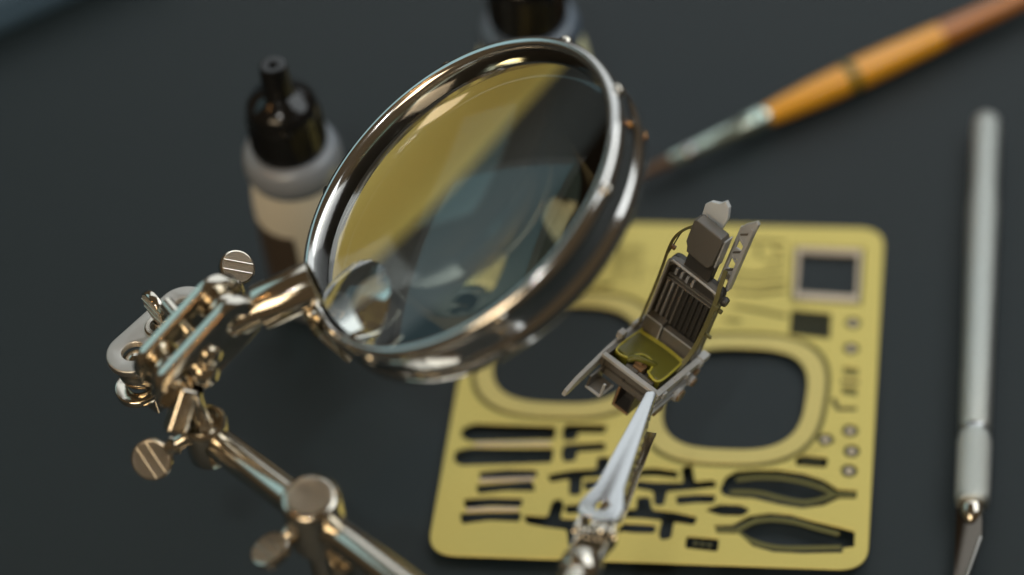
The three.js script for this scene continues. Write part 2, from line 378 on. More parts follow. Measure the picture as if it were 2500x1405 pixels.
  const rings = [[[42.3, 12.2]][0], [[40.6, 5.4]][0], [[31.2, -17.1]][0], [[36.3, -15.7]][0], [[35.6, -20.8]][0], [[34.2, -25.5]][0]];
  const circle = ([x, y], r, k = 24) => Array.from({ length: k }, (_, i) => [x + r * Math.cos(i / k * 6.2832), y + r * Math.sin(i / k * 6.2832)]);
  const grate = [[30.7, 18.1], [38.5, 15.6], [36.9, 8.7], [29.1, 11.4]];
  const window4 = [[34.3, 36.0], [48.8, 32.6], [45.0, 16.7], [30.9, 20.4]];
  for (const o of ovals) sheet.holes.push(pathOf(oval(o.c, o.a, o.b, 2.9, 4.5)));
  const swell = (c, d = 0.42) => {                           // moves every side outwards
    const area = c.reduce((s, p, i) => { const q = c[(i + 1) % c.length]; return s + p[0] * q[1] - q[0] * p[1]; }, 0), g = Math.sign(area);
    return c.map((p, i) => {
      const u = c[(i + c.length - 1) % c.length], v = c[(i + 1) % c.length], n = [0, 0];
      for (const [s, e] of [[u, p], [p, v]]) { const l = Math.hypot(e[0] - s[0], e[1] - s[1]) || 1; n[0] += g * (e[1] - s[1]) / l; n[1] -= g * (e[0] - s[0]) / l; }
      const k = Math.max(0.8, n[0] ** 2 + n[1] ** 2);
      return [p[0] + 2 * d * n[0] / k, p[1] + 2 * d * n[1] / k];
    });
  };
  for (const c of cut.map((c, i) => swell(c, i < 2 ? 0.6 : i < cut.length - 5 ? 0.42 : 0.05))) sheet.holes.push(pathOf(rounded(c, 0.55).getPoints(3).map((p) => [p.x, p.y])));
  for (const e of eyes) sheet.holes.push(pathOf(swell(e.hole, 0.2)));
  for (const [p] of half) sheet.holes.push(pathOf(p));
  for (const c of rings) sheet.holes.push(pathOf(circle(c, 1.6)));
  sheet.holes.push(pathOf(grate), pathOf(window4));
  part('sheet', lay(extrude(sheet, T, 0.06, 1), 0), M.brass, fret);
  const ringShape = (outer, inner) => { const s = shapeOf(outer); s.holes.push(pathOf(inner)); return s; };
  for (const o of ovals) {
    part('etched_groove', lay(extrude(ringShape(oval(o.c, o.a, o.b, 2.9, 4.52), oval(o.c, o.a, o.b, 2.9, 3.3)), 0.14, 0), 0.02), M.etched, fret);
    part('oval_frame', lay(extrude(ringShape(oval(o.c, o.a, o.b, 2.9, 3.55), oval(o.c, o.a, o.b, 3.0, 0)), T, 0.08, 1), 0.03), M.frame, fret);
  }
  for (const [p, m] of half) part('etched_line', lay(extrude(shapeOf(p), 0.15, 0), 0.02), M[m], fret);
  for (const c of rings) {
    part('etched_groove', lay(extrude(ringShape(circle(c, 1.61), circle(c, 0.6)), 0.14, 0), 0.02), M.darkEtched, fret);
    part('small_disc', lay(extrude(shapeOf(circle(c, 0.75, 16)), 0.36, 0.05, 1), 0.03), M.pinkFrame, fret);
  }
  // square frame in its own recess
  const mid = window4.reduce((s, p) => [s[0] + p[0] / 4, s[1] + p[1] / 4], [0, 0]);
  const grow = (k) => window4.map(([x, y]) => [mid[0] + (x - mid[0]) * k, mid[1] + (y - mid[1]) * k]);
  part('etched_groove', lay(extrude(ringShape(grow(1.0), grow(0.84)), 0.14, 0), 0.02), M.etched, fret);
  part('square_frame', lay(extrude(ringShape(grow(0.92), [[35.3, 33.9], [47.1, 30.9], [44.3, 19.2], [32.7, 22.4]]), T + 0.25, 0.1, 1), 0.03), M.pinkFrame, fret, 'pinkish square frame in the corner');
  // grate of thin bars
  for (let i = 0; i < 7; i++) {
    const u = (i + 0.5) / 7, l = [0, 1].map((k) => grate[0][k] * (1 - u) + grate[3][k] * u), r = [0, 1].map((k) => grate[1][k] * (1 - u) + grate[2][k] * u);
    part('grate_bar', lay(extrude(shapeOf(bar([l, r], 0.28)), 0.25, 0), 0.1), M.darkEtched, fret);
  }
  for (const e of eyes) for (const r of e.rails) part('curved_rail', lay(extrude(shapeOf(bar(new THREE.SplineCurve(r.map(([x, y]) => new THREE.Vector2(x, y))).getPoints(20).map((p) => [p.x, p.y]), 0.95)), 0.3, 0.04, 1), 0.05), M.etched, fret);
  for (const e of eyes) for (const t of [0.35, 0.66]) e.rails.forEach((r, k) => {
    const p = new THREE.SplineCurve(r.map(([x, y]) => new THREE.Vector2(x, y))).getPoint(t), d = k ? -1.05 : 1.05;
    part('bridge', lay(extrude(shapeOf(bar([[p.x, p.y], [p.x + 0.25 * d, p.y + d]], 0.6)), 0.28, 0.03, 1), 0.04), M.darkEtched, fret);
  });
  // small blocks left standing in the two short slots
  for (const [a, b] of [[[25.7, -21.4], [29.5, -22.5]], [[1.9, -37.6], [5.7, -38.9]]]) for (let i = 0; i < 3; i++) {
    const u = (i + 0.5) / 3;
    part('etched_tab', lay(extrude(shapeOf(circle([a[0] + (b[0] - a[0]) * u, a[1] + (b[1] - a[1]) * u], 0.5, 8)), 0.3, 0), 0.05), M.darkEtched, fret);
  }
  // thin strips between the pairs of slots stand a little higher than the sheet
  for (const p of [[[-37.0, -6.7], [-29.7, -7.8], [-22.1, -9.1]], [[-36.8, -16.0], [-31.4, -16.7], [-26.2, -17.3]], [[-39.9, -22.8], [-34.8, -23.5], [-29.9, -24.3]]]) part('strap_strip', lay(extrude(shapeOf(bar(p, 0.75)), 0.25, 0.05, 1), T - 0.08), M.pinkFrame, fret);
  fret.position.y = 1.1 * MM; fret.rotation.set(-0.02, 0, 0);        // the near edge is bent up a little
}

// ------------------------------------------------------------------ dropper bottles
function dropperBottle(at, label, body, shoulder, ring, withBand, group, R = 10.7) {
  const b = thing('paint_bottle', label, 'bottle', at, null, group);
  if (withBand) b.scale.set(0.93, 1, 0.93);                 // the slimmer of the two
  part('base', lathe([[0.001, 0.4], [R - 2.2, 0.4], [R - 1.3, 0], [R - 0.4, 0.5], [R, 1.4], [R, 5.2]], 72), shoulder, b);
  part('body', lathe([[R - 0.02, 5.2], [R, 20], [R - 0.05, 29], [R - 0.5, 33], [9.7, 36]], 72), body, b);
  if (withBand) part('brown_band', toCreasedNormals(new THREE.LatheGeometry([[10.72, 6.5], [10.95, 6.6], [10.95, 25.8], [10.72, 26]].map(([a, b]) => new THREE.Vector2(a, b)), 48, -2.9, 2.68), 0.5), M.brownBand, b, 'dark brown band on one side');  // dark brown band over part of the lower body
  part('neck_groove', lathe([[9.8, 35.9], [9.6, 36.4], [9.6, 37.1], [9.9, 37.4]], 72), M.milkyDark, b);
  part('shoulder', lathe([[9.8, 37.2], [10.5, 37.5], [10.75, 38.2], [10.7, 40.4], [10.2, 42.2], [9.2, 43.1], [8.0, 43.3], [7.2, 43.0], [7.1, 42.2]], 72), ring, b);
  const cap = part('cap', lathe([[7.8, 42.6], [8.1, 43.4], [8.1, 44.0], [7.8, 52.4], [7.5, 54.2], [6.7, 55.4], [4.4, 56.7], [3.5, 57.4], [3.25, 58.6], [3.0, 63.6], [2.8, 64.2], [2.3, 64.4], [1.0, 64.2], [0.75, 63.4], [0.001, 63.2]], 72), M.capBlack, b);
  for (let i = 0; i < 44; i++) {                             // grip ribs
    const a = i / 44 * 6.2832;
    const g = box(0.42, 7.4, 0.5, 0, 0, 0, 0.12).rotateX(-0.032).translate(0, 48, 7.95).rotateY(a);
    part('grip_rib', g, M.capBlack, cap);
  }
  return b;
}
dropperBottle(V(-40.13, 0.00, -6.87), 'black capped dropper bottle with beige body and brown lower band behind the clamp', M.beige, M.milky, M.milky, true, 'dropper bottles');
dropperBottle(V(10.73, 0.00, -35.46), 'black capped dropper bottle with cream body and dark blue-grey shoulder behind the magnifier', M.cream, M.cream, M.milkyDark, false, 'dropper bottles', 12.1);

// ------------------------------------------------------------------ paint brush
{
  const tip = V(33.06, 2.00, -28.20), back = V(59.53, 3.20, -37.29), far = V(126.43, 3.00, -66.06);
  const dir = far.clone().sub(back).normalize();
  const b = thing('paint_brush', 'paint brush with glossy orange handle and silver ferrule lying on the table', 'paint brush', V(back.x, 3.4, back.z), frameYZ(V(dir.x, 0.004, dir.z), V(0, 1, 0)));
  part('handle', lathe([[2.15, -1], [2.25, 1.5], [2.6, 5], [3.15, 14], [3.4, 24], [3.3, 33], [3.0, 42], [2.85, 47]], 48), M.orange, b);
  part('handle_end', lathe([[2.86, 47], [2.7, 52], [2.2, 70], [1.7, 110], [1.1, 140], [0.001, 142]], 48), M.redBrown, b, 'red-brown thin end of the handle');
  part('printed_band', lathe([[3.405, 21.5], [3.43, 22.2], [3.43, 23.2], [3.405, 24]], 48), M.greenPrint, b);
  const f = part('ferrule', lathe([[1.25, -24], [1.4, -23], [1.75, -14], [2.05, -4.5], [2.3, -4.2], [2.45, -3.4], [2.3, -2.6], [2.2, -2.2], [2.5, -1.4], [2.55, -0.4], [2.3, 0.4], [2.2, 1.0]], 48), M.ferrule, b);
  part('crimp_ring', lathe([[1.5, -20.2], [1.95, -19.6], [1.95, -18.6], [1.6, -18]], 40), M.steel, f);
  part('bristles', lathe([[0.05, -37], [0.6, -33], [1.2, -27], [1.3, -23.5]], 24), M.bristle, b);
}

// ------------------------------------------------------------------ hobby knife
{
  const top = V(107.18, 4.00, -28.25), low = V(80.49, 4.00, 74.15);
  const len = top.distanceTo(low), dir = top.clone().sub(low).normalize();
  const k = thing('hobby_knife', 'silver hobby knife with knurled grip and dark blade lying on the table', 'knife', V(low.x, 3.45, low.z), frameYZ(V(dir.x, 0, dir.z), V(0, 1, 0)));
  part('handle', lathe([[3.05, 18.5], [3.15, 18.7], [3.15, 45], [3.2, 52], [3.3, 78], [2.95, 84], [3.0, len - 3], [2.8, len - 1.2], [2.2, len - 0.3], [0.001, len]], 64), M.aluminium, k);
  part('groove_ring', lathe([[3.1, 17.2], [2.9, 17.6], [2.9, 18.3], [3.1, 18.6]], 64), M.steel, k);
  const grip = part('grip', lathe([[0.001, 0.2], [2.7, 0.2], [3.15, 0.8], [3.2, 1.6], [3.2, 16.4], [3.1, 17.3]], 64), M.aluminium, k);
  const knurl = [];
  for (let i = 0; i < 13; i++) for (let j = 0; j < 26; j++) {
    const a = (j + (i % 2) / 2) / 26 * 6.2832;
    knurl.push(new THREE.OctahedronGeometry(0.42).scale(0.9, 1.25, 0.55).translate(0, 2.4 + i * 1.08, 3.18).rotateY(a));
  }
  part('knurling', knurl, M.aluminium, grip).userData.kind = 'stuff';
  part('collet', lathe([[0.001, -4.2], [1.2, -3.6], [2.0, -2.2], [2.3, -0.8], [2.2, 0.4]], 40), M.nickel, k);
  // blade: lies flat, its point leaves the picture
  const s = shapeOf([[-2.9, 0.2], [-2.9, -26], [-1.6, -21], [2.35, -7.5], [2.2, -3.2], [1.5, -1.2], [1.4, 0.2]]);
  const bl = part('blade', extrude(s, 0.5, 0.05).translate(0, 0, -0.1).rotateY(-0.42), M.blade, k);
  part('cutting_edge', extrude(shapeOf([[-1.62, -21.2], [2.37, -7.6], [1.8, -7.2], [-2.0, -19.8]]), 0.56, 0.04).translate(0, 0, -0.13).rotateY(-0.42), M.bladeEdge, bl);
}

// ------------------------------------------------------------------ dark blue case in the far corner
{
  const a = V(-113.75, 0.00, -102.53), b = V(-93.73, 0.00, -112.87), d = b.clone().sub(a).normalize(), back = V(d.z, 0, -d.x);
  const c = thing('dark_blue_case', 'dark blue case with a rounded edge at the far left corner of the table', 'case', a.clone().addScaledVector(d, -10).addScaledVector(back, 14).setY(0), frameYZ(V(0, 1, 0), back.clone().negate()));
  part('lower_shell', new RoundedBoxGeometry(120, 5, 26, 4, 1.6).translate(0, 2.5, 0), M.blue, c);
  part('lid', new RoundedBoxGeometry(120, 4.6, 25.4, 5, 2).translate(0, 7.5, 0), M.blue, c);
}

// ------------------------------------------------------------------ magnifier on its stand
const NONE = V(0, 0, 0);
const stand = thing('magnifier_stand', 'nickel-plated helping-hand stand with round magnifying glass, ball clamps and thumbscrews', 'magnifier stand', V(0, 0, 0));
// a part of the stand that has its own axes: shapes are turned into the stand's axes
const turned = (g, at, m) => put(g, at, m);
{
  // lens and its ring
  const c = V(-4.91, 84.69, 58.28), n = V(-0.4907, 0.8709, -0.0283), e1 = V(0.7786, 0.4241, -0.4628);
  const ringFrame = frameYZ(n, e1);                           // y along the axis, z along the long way of the ring
  const R = 29.4;
  part('lens_ring', turned(lathe([
    [R + 0.2, -4.2], [R + 1.2, -4.6], [R + 2.4, -4.4], [R + 2.9, -3.8], [R + 2.9, -1.2], [R + 2.55, -0.9], [R + 2.55, -0.6], [R + 2.75, -0.3],
    [R + 2.75, 2.2], [R + 2.9, 2.6], [R + 2.9, 4.4], [R + 2.4, 5.2], [R + 1.7, 5.4], [R + 1.0, 5.1], [R + 0.5, 4.3], [R + 0.25, 2.2], [R + 0.1, 1.0], [R + 0.1, -3.5], [R + 0.2, -4.2]], 160, 0, 0, 0, 0.9), c, ringFrame), M.chrome, stand);
  // lens: two bowed faces, and near the stem a small stronger insert that swells out of the front face
  const S = 128, edge = 1.2, sag = (r) => S - Math.sqrt(S * S - r * r), top = edge + sag(R);
  const ins = { x: 2, z: -25, r: 10, R: 16 };
  ins.y = top - sag(Math.hypot(ins.x, ins.z)) - Math.sqrt(ins.R ** 2 - ins.r ** 2) - ins.r ** 2 / (2 * S);
  const main = (x, z) => top - sag(Math.hypot(x, z));
  const bump = (x, z) => { const q = ins.R ** 2 - (x - ins.x) ** 2 - (z - ins.z) ** 2; return q > 0 ? ins.y + Math.sqrt(q) : -99; };
  const pos = [], nor = [], RN = 90, AN = 220;
  const normalAt = (x, y, z, swollen, down) => (swollen ? V(x - ins.x, y - ins.y, z - ins.z) : V(x, down ? y - (S - top) : y - (top - S), z)).normalize();
  const tri = (a, b, c, swollen, down) => {
    for (const p of [a, b, c]) { pos.push(...p); nor.push(...normalAt(...p, swollen, down)); }
  };
  const spot = (i, j, f) => { const r = R * i / RN, w = j / AN * 2 * Math.PI, x = r * Math.sin(w), z = r * Math.cos(w); return [x, f(x, z), z]; };
  const front = (x, z) => Math.max(main(x, z), bump(x, z)), rear = (x, z) => -main(x, z);
  for (let i = 0; i < RN; i++) for (let j = 0; j < AN; j++) {
    const q = [[i, j], [i + 1, j], [i + 1, j + 1], [i, j + 1]];
    for (const [u, v, w] of [[0, 1, 2], [0, 2, 3]]) {
      if (i === 0 && w === 3) continue;
      const f = [u, v, w].map((k) => spot(...q[k], front)), g = [u, w, v].map((k) => spot(...q[k], rear));
      const cx = (f[0][0] + f[1][0] + f[2][0]) / 3, cz = (f[0][2] + f[1][2] + f[2][2]) / 3;
      tri(...f, bump(cx, cz) > main(cx, cz), false);
      tri(...g, false, true);
    }
  }
  for (let j = 0; j < AN; j++) {                              // the edge of the glass
    const a = spot(RN, j, front), b = spot(RN, j + 1, front), c = spot(RN, j, rear), d = spot(RN, j + 1, rear);
    for (const p of [a, c, d, a, d, b]) { pos.push(...p); nor.push(...V(p[0], 0, p[2]).normalize()); }
  }
  const g = new THREE.BufferGeometry();
  g.setAttribute('position', new THREE.Float32BufferAttribute(pos, 3)); g.setAttribute('normal', new THREE.Float32BufferAttribute(nor, 3));
  g.setAttribute('uv', new THREE.Float32BufferAttribute(new Float32Array(pos.length / 3 * 2), 2));
  part('lens', turned(g, c, ringFrame), M.glass, stand, 'clear magnifying lens with a small stronger insert near the stem');
  for (const [deg, y] of [[14, 1], [62, 1], [118, 1], [152, 1], [205, 1], [252, 1], [300, 1], [338, 1]]) {
    const a = deg * Math.PI / 180, s = lathe([[0.001, 1.1], [0.7, 0.95], [1.15, 0.5], [1.25, 0]], 24).translate(0, 0, 0).rotateX(Math.PI / 2).translate(0, y + 2.8, R + 2.8).rotateY(a);
    part('rim_screw', turned(s, c, ringFrame), M.nickel, stand);
  }
}
// thumbscrew: a flat coin on a neck, with two ridges across each face
function thumbscrew(at, shank, face, r = 3.4, len = 7, parent = stand) {
  const f = frameYZ(shank.clone().negate(), face);
  const m = part('thumbscrew', [turned(disc(r, -0.75, 0.75, 0.3).rotateX(Math.PI / 2), at, f)], M.nickel, parent);
  const w = Math.sqrt(r * r - 0.8) - 0.35;
  for (const s of [-1, 1]) {
    part('face_panel', turned(disc(r - 0.35, 0, 0.12, 0.05).rotateX(Math.PI / 2).translate(0, 0, s > 0 ? 0.7 : -0.82), at, f), M.ridged, m);
    for (const y of [-1, 1]) part('ridge', turned(box(2 * w, 0.26, 0.3, 0, y * r * 0.27, s * 0.86, 0.1), at, f), M.nickel, m);
  }
  part('neck', turned(lathe([[1.2, -r + 0.5], [1.45, -r - 0.3], [1.7, -r - 1.2], [1.5, -r - 1.6], [1.3, -r - 1.8], [1.3, -r - len]], 32), at, f), M.nickel, m);
  return m;
}
{
  // level pair of clamp plates at the left
  const h1 = V(-67.27, 60.00, 58.23), h2 = V(-58.41, 60.00, 49.08);
  const mid = h1.clone().add(h2).multiplyScalar(0.5), along = h2.clone().sub(h1), hd = along.length() / 2;
  const plateFrame = basisOf(along.clone().normalize(), V(0, 1, 0), new THREE.Vector3().crossVectors(along, V(0, 1, 0)).normalize());
  const plate = (y, m) => turned(extrude(stadiumShape(hd + 0.0, 4.9, [[hd, 2.1], [-hd, 2.1], [0.3, 1.75]]), 1.5, 0.3, 3).rotateX(-Math.PI / 2).translate(0, y, 0), mid, plateFrame);
  part('clamp_plate', plate(-1.5), M.satin, stand, 'satin grey level clamp plate with three holes');
  part('clamp_plate', turned(extrude(stadiumShape(hd + 0.3, 4.3, [[hd, 2], [-hd, 2]]), 1.5, 0.3, 3).rotateX(-Math.PI / 2).translate(-0.8, -9.6, 0), mid, plateFrame), M.nickel, stand);
  for (const s of [-1, 1]) part('clamp_ball', turned(new THREE.SphereGeometry(3.7, 40, 28).translate(s * hd, -4.8, 0), mid, plateFrame), M.nickel, stand);
  part('collar', turned(lathe([[1.7, -1.0], [2.6, -0.9], [2.7, 0.4], [2.4, 0.7], [1.7, 0.75]], 40).translate(0.3, 0, 0), mid, plateFrame), M.nickel, stand);
  thumbscrew(mid.clone().addScaledVector(along.clone().normalize(), 0.3).add(V(0.2, 4.6, -0.4)), V(0.05, -1, 0.05), V(-0.8360, 0.0127, 0.5190), 3.5, 14);
  // square nut end below the lower plate
  part('nut', turned(box(2.6, 6, 2.6, -5.2, -13.2, 0.6, 0.25), mid, plateFrame), M.nickel, stand);

  // slanting pair of clamp plates that carries the magnifier
  const N = V(0.4993, -0.0194, 0.8649).normalize(), L0 = V(0.7695, 0.4659, -0.4344);
  const L = L0.clone().addScaledVector(N, -L0.dot(N)).normalize();
  const cB = V(-51.65, 73.71, 73.22);
  const pairFrame = basisOf(L, new THREE.Vector3().crossVectors(N, L), N);
  const lean = (z, holes) => turned(extrude(stadiumShape(6.8, 5.0, holes), 2.3, 0.4, 3).translate(0, 0, z), cB, pairFrame);
  part('clamp_plate', lean(-1.4, [[6.8, 1.9], [-6.8, 1.9]]), M.nickel, stand);
  part('clamp_plate', lean(-7.6, [[6.8, 1.9], [-6.8, 1.9]]), M.nickel, stand);
  for (const s of [-1, 1]) part('clamp_ball', turned(new THREE.SphereGeometry(3.5, 40, 28).translate(s * 6.8, 0, -3.2), cB, pairFrame), M.nickel, stand);
  part('clamp_bolt', turned(lathe([[0.001, 2.2], [1.2, 2.1], [1.9, 1.5], [2.0, 0.7], [1.3, 0.65], [1.3, -14]], 32).rotateX(Math.PI / 2), cB, pairFrame), M.nickel, stand);
  part('clamp_bolt', turned(lathe([[0.001, 3.0], [1.3, 2.8], [2.2, 1.9], [2.3, 0.7]], 32).rotateX(Math.PI / 2).translate(-3.2, -2.2, 0), cB, pairFrame), M.nickel, stand);

  // stem from the upper ball to the ring: a folded sheet with an open slot
  const s0 = V(-45.69, 75.74, 68.05), s1 = V(-32.48, 79.18, 65.77), sd = s1.clone().sub(s0), sl = sd.length();
  const stemFrame = frameYZ(sd, V(0.1891, 0.3106, 0.9340));
  const prof = new THREE.Shape();
  prof.absarc(0, 0, 4.1, 0.35, Math.PI * 2 - 0.9, false);
  prof.absarc(0, 0, 3.2, Math.PI * 2 - 0.9, 0.35, true);
  prof.closePath();
  part('magnifier_stem', turned(extrude(prof, sl - 3.5, 0.15, 2).rotateX(-Math.PI / 2).rotateY(0.6).translate(0, 3.5, 0), s0, stemFrame), M.nickel, stand);
  part('magnifier_stem', turned(lathe([[0.001, -3.5], [2.2, -3.2], [2.9, -2], [2.9, sl]], 40), s0, stemFrame), M.nickel, stand);
  // curved lug that grips the ring, with its two screws
  const axis = V(-0.4907, 0.8709, -0.0283), ringAt = V(-4.91, 84.69, 58.28), ringFrame = frameYZ(axis, V(0.7786, 0.4241, -0.4628));
  const local = s1.clone().sub(ringAt).applyMatrix4(ringFrame.clone().transpose()), phi = Math.atan2(local.x, local.z);
  const lug = [[32.4, -4.6], [33.4, -4.7], [33.6, -4.2], [33.6, 5.0], [33.3, 5.6], [31.6, 5.9], [30.8, 5.6], [30.9, 5.3], [32.4, 4.9], [32.4, -4.6]].map(([a, b]) => new THREE.Vector2(a, b));
  const lugMesh = part('ring_lug', turned(toCreasedNormals(new THREE.LatheGeometry(lug, 24, phi - 0.17, 0.34), 0.6), ringAt, ringFrame), M.nickel, stand);
  for (const s of [-0.1, 0.06]) part('lug_screw', turned(lathe([[0.001, 1.1], [0.7, 0.9], [1.15, 0.4], [1.2, 0]], 24).translate(0, 5.7, 31.9).rotateY(phi + s), ringAt, ringFrame), M.nickel, lugMesh);
  thumbscrew(V(-47.98, 64.72, 46.02), V(-0.1308, -0.3095, 0.8559), V(0.3504, 0.6204, 0.6995), 3.25, 7);
}
{
  // cross bar, its end collar and the post
  const y = 60, a = V(-54.79, 60.00, 78.93), j = V(-36.88, 60.00, 99.63), d = j.clone().sub(a).normalize();
  const far = a.clone().addScaledVector(d, 74);
  const barFrame = frameYZ(d, V(0, 1, 0));
  part('cross_bar', turned(lathe([[0.001, -1], [2.5, -1], [2.85, -0.5], [2.85, 75], [2.3, 75.4], [0.001, 75.4]], 56), a, barFrame), M.nickel, stand);
  part('post_collar', put(lathe([[0.001, 5.4], [3.6, 5.4], [3.7, 5.6], [4.35, 5.5], [4.8, 5.0], [4.95, 4.3], [4.95, -5], [4.6, -5.4], [0.001, -5.4]], 64), j), M.nickel, stand);
  part('collar_cap', put(disc(3.75, 5.3, 5.52, 0.08), j), M.ridged, stand, 'dull flat top of the post collar');
  part('post', put(lathe([[2.9, -y], [2.9, -5.3]], 48), j), M.nickel, stand);
  part('base_plate', put(lathe([[0.001, -y + 6], [6, -y + 6], [8, -y + 4], [24, -y + 2.5], [25.5, -y + 1], [25.5, -y], [0.001, -y]], 64), j), M.nickel, stand);
  const e = a.clone().addScaledVector(d, 0.5);
  part('end_collar', put(lathe([[0.001, 3.9], [1.2, 3.7], [1.6, 3.0], [2.4, 3.1], [2.7, 3.8], [3.4, 3.9], [3.9, 3.3], [4.0, 2.6], [4.0, -4.6], [3.5, -5.3], [0.001, -5.4]], 56), e), M.nickel, stand);
  part('ball_stud', turned(lathe([[1.5, 0], [1.3, 2], [1.5, 5], [2, 6]], 32), e.clone().add(V(0, 3, 0)), frameYZ(V(-0.1369, 0.8863, -0.3751), V(1, 0, 0))), M.nickel, stand);
  part('latch_block', turned(box(3.4, 8.2, 3.2, 0, 0, 0, 0.7), V(-57.64, 66.96, 79.11), frameYZ(V(0.4400, 0.6751, -0.5888), V(0.4696, 0.4486, 0.7686))), M.nickel, stand);
  thumbscrew(V(-64.13, 58.01, 81.48), V(0.8809, 0.4234, -0.1661), V(0.1652, 0.7419, 0.6409), 3.6, 5);
  thumbscrew(V(-44.72, 56.31, 102.57), V(0.7327, 0.1594, -0.5440), V(-0.2530, 0.9555, -0.1546), 3.5, 6);
  const sp = j.clone().add(V(3.5, -7, 5));
  part('collar_nut', put(lathe([[0.001, 2], [2.2, 1.8], [2.8, 1], [2.8, -2], [2.2, -2.6], [0.001, -2.8]], 32), sp), M.nickel, stand);
}

// ------------------------------------------------------------------ model ejection seat held in the clip
// local axes: x to the sitter's left across the seat, y up the backrest, z to the front
{
  const sx = V(0.6770, -0.2171, 0.7031), sy = V(0.3263, 0.9446, -0.0229), sz = V(-0.6604, 0.2456, 0.7104);
  const seat = thing('model_seat', 'tiny grey model ejection seat with olive cushion gripped in the clip', 'model seat', V(22.91, 41.03, 67.44), basisOf(sx.normalize(), sy.normalize(), sz.normalize()));
  const G = M.seatGrey, D = M.seatDark, Pp = M.seatPale;
  // pan
  part('seat_pan', [box(11.6, 0.9, 12.6, -5.9, -2.4, -6.4, 0.15), box(11.6, 4.2, 0.9, -5.9, -2.2, -0.55, 0.12)], G, seat);
  const bar = part('front_bar', [box(12.2, 0.75, 1.1, -5.95, 0.05, 0.0, 0.16)], Pp, seat, 'pale worn front bar');
  part('bar_hole', cyl(0.32, 0.32, 0.3, 0, 0, 0, 20).rotateX(Math.PI / 2).translate(-6.5, -2.4, -0.05), D, bar);
  part('front_block', [box(3.4, 2.6, 0.8, -3.2, -1.1, -1.3, 0.12), box(2.6, 2.2, 0.9, -6.4, -1.0, -1.35, 0.12)], G, seat);
  // cushion with a notch in front
  const cs = new THREE.Shape();
  cs.moveTo(-11.0, -8.4); cs.lineTo(-0.7, -8.4); cs.lineTo(-0.7, -0.5); cs.lineTo(-3.3, -0.5);
  cs.bezierCurveTo(-3.6, -2.6, -4.2, -3.5, -5.6, -3.6); cs.bezierCurveTo(-7.2, -3.6, -7.9, -2.8, -8.1, -0.5); cs.lineTo(-11.0, -0.5); cs.closePath();
  const flip = (s) => new THREE.Shape(s.getPoints(10).map((p) => new THREE.Vector2(p.x, -p.y)));
  const cushion = part('cushion', extrude(flip(cs), 2.9, 0.42, 4).rotateX(-Math.PI / 2).translate(0, -1.9, -1.6), M.olive, seat, 'olive green seat cushion');
  const edge = cs.getPoints(10).map((p) => V(p.x < -5.9 ? p.x + 0.18 : p.x - 0.18, 0.82, p.y - 1.75 + 0.0));
  part('piping', tube([...edge, edge[0]].slice(1), 0.24, 260, 8), M.oliveEdge, cushion, 'yellowish raised rim of the cushion');
  part('cushion_roll', tube([V(-8.0, 0.5, -2.2), V(-7.0, 1.3, -2.8), V(-5.7, 1.5, -3.3), V(-4.4, 1.0, -4.3), V(-3.7, 0.5, -4.9)], 0.62, 30, 10), M.olive, cushion);
  part('notch_block', [box(2.1, 1.7, 1.9, -5.7, -0.5, -3.0, 0.2), box(1.5, 1.4, 1.2, -6.2, 0.2, -3.5, 0.2)], M.rust, seat);
  // lower back pads
  part('back_pad', [box(3.9, 4.3, 2.3, -9.4, 2.3, -11.4, 0.3)], G, seat);
  part('back_pad', [box(6.9, 3.6, 1.7, -3.9, 1.9, -11.6, 0.3)], G, seat);
  part('pad_trim', [box(6.9, 0.22, 0.24, -3.9, 3.72, -10.75, 0.08), box(0.26, 4.2, 0.26, -7.45, 2.3, -10.25, 0.1), box(0.24, 3.5, 0.24, -0.55, 1.95, -10.75, 0.08), box(3.7, 0.24, 0.24, -9.4, 4.4, -10.3, 0.08)], Pp, seat);
  // backrest shell: a shallow tray with rounded top
  const bs = new THREE.Shape();
  bs.moveTo(-11.9, 0); bs.lineTo(0.0, 0); bs.lineTo(0.1, 16.4); bs.quadraticCurveTo(0, 17.6, -1.6, 17.8); bs.lineTo(-10.2, 18.2); bs.quadraticCurveTo(-11.8, 18.2, -11.9, 16.6); bs.closePath();
  const back = part('backrest', extrude(bs, 1.2, 0.15).translate(0, 0, -14.2), D, seat);
  const rs = shapeOf([[-11.9, 0], [-11.2, 0], [-11.15, 16.3], [-10.2, 17.3], [-1.8, 16.9], [-0.8, 16.1], [-0.7, 0], [0, 0], [0.1, 16.4], [-0.3, 17.4], [-1.6, 17.8], [-10.2, 18.2], [-11.4, 17.8], [-11.9, 16.6]]);
  part('backrest_rim', extrude(rs, 1.5, 0.16).translate(0, 0, -13.1), G, back);
  part('rim_edge', [tube([V(-11.55, 0.4, -11.62), V(-11.55, 16.4, -11.62), V(-11.1, 17.5, -11.62), V(-10.0, 17.85, -11.62), V(-1.7, 17.45, -11.62), V(-0.6, 16.8, -11.62), V(-0.35, 16.0, -11.62)], 0.26, 60, 8), box(0.4, 15.6, 0.4, -0.3, 8.2, -11.6, 0.1)], Pp, back, 'pale worn edge of the backrest');
  const inner = [box(10.0, 0.4, 0.9, -6.0, 13.2, -12.6, 0.12), box(10.0, 0.32, 0.8, -6.0, 14.05, -12.65, 0.1)];
  part('cross_rib', inner[0], G, back); part('cross_rib', inner[1], G, back);
  for (let i = 0; i < 4; i++) part('slot_bar', box(0.55, 1.5, 0.9, -9.7 + i * 1.25, 15.5 - i * 0.06, -12.6, 0.12), M.ribGrey, back);
  for (let i = 0; i < 9; i++) part('back_rib', box(0.42, 8.8, 0.9, -10.5 + i * 1.12, 8.4, -12.65, 0.12), i < 2 ? M.ribGrey : i < 4 ? G : D, back);
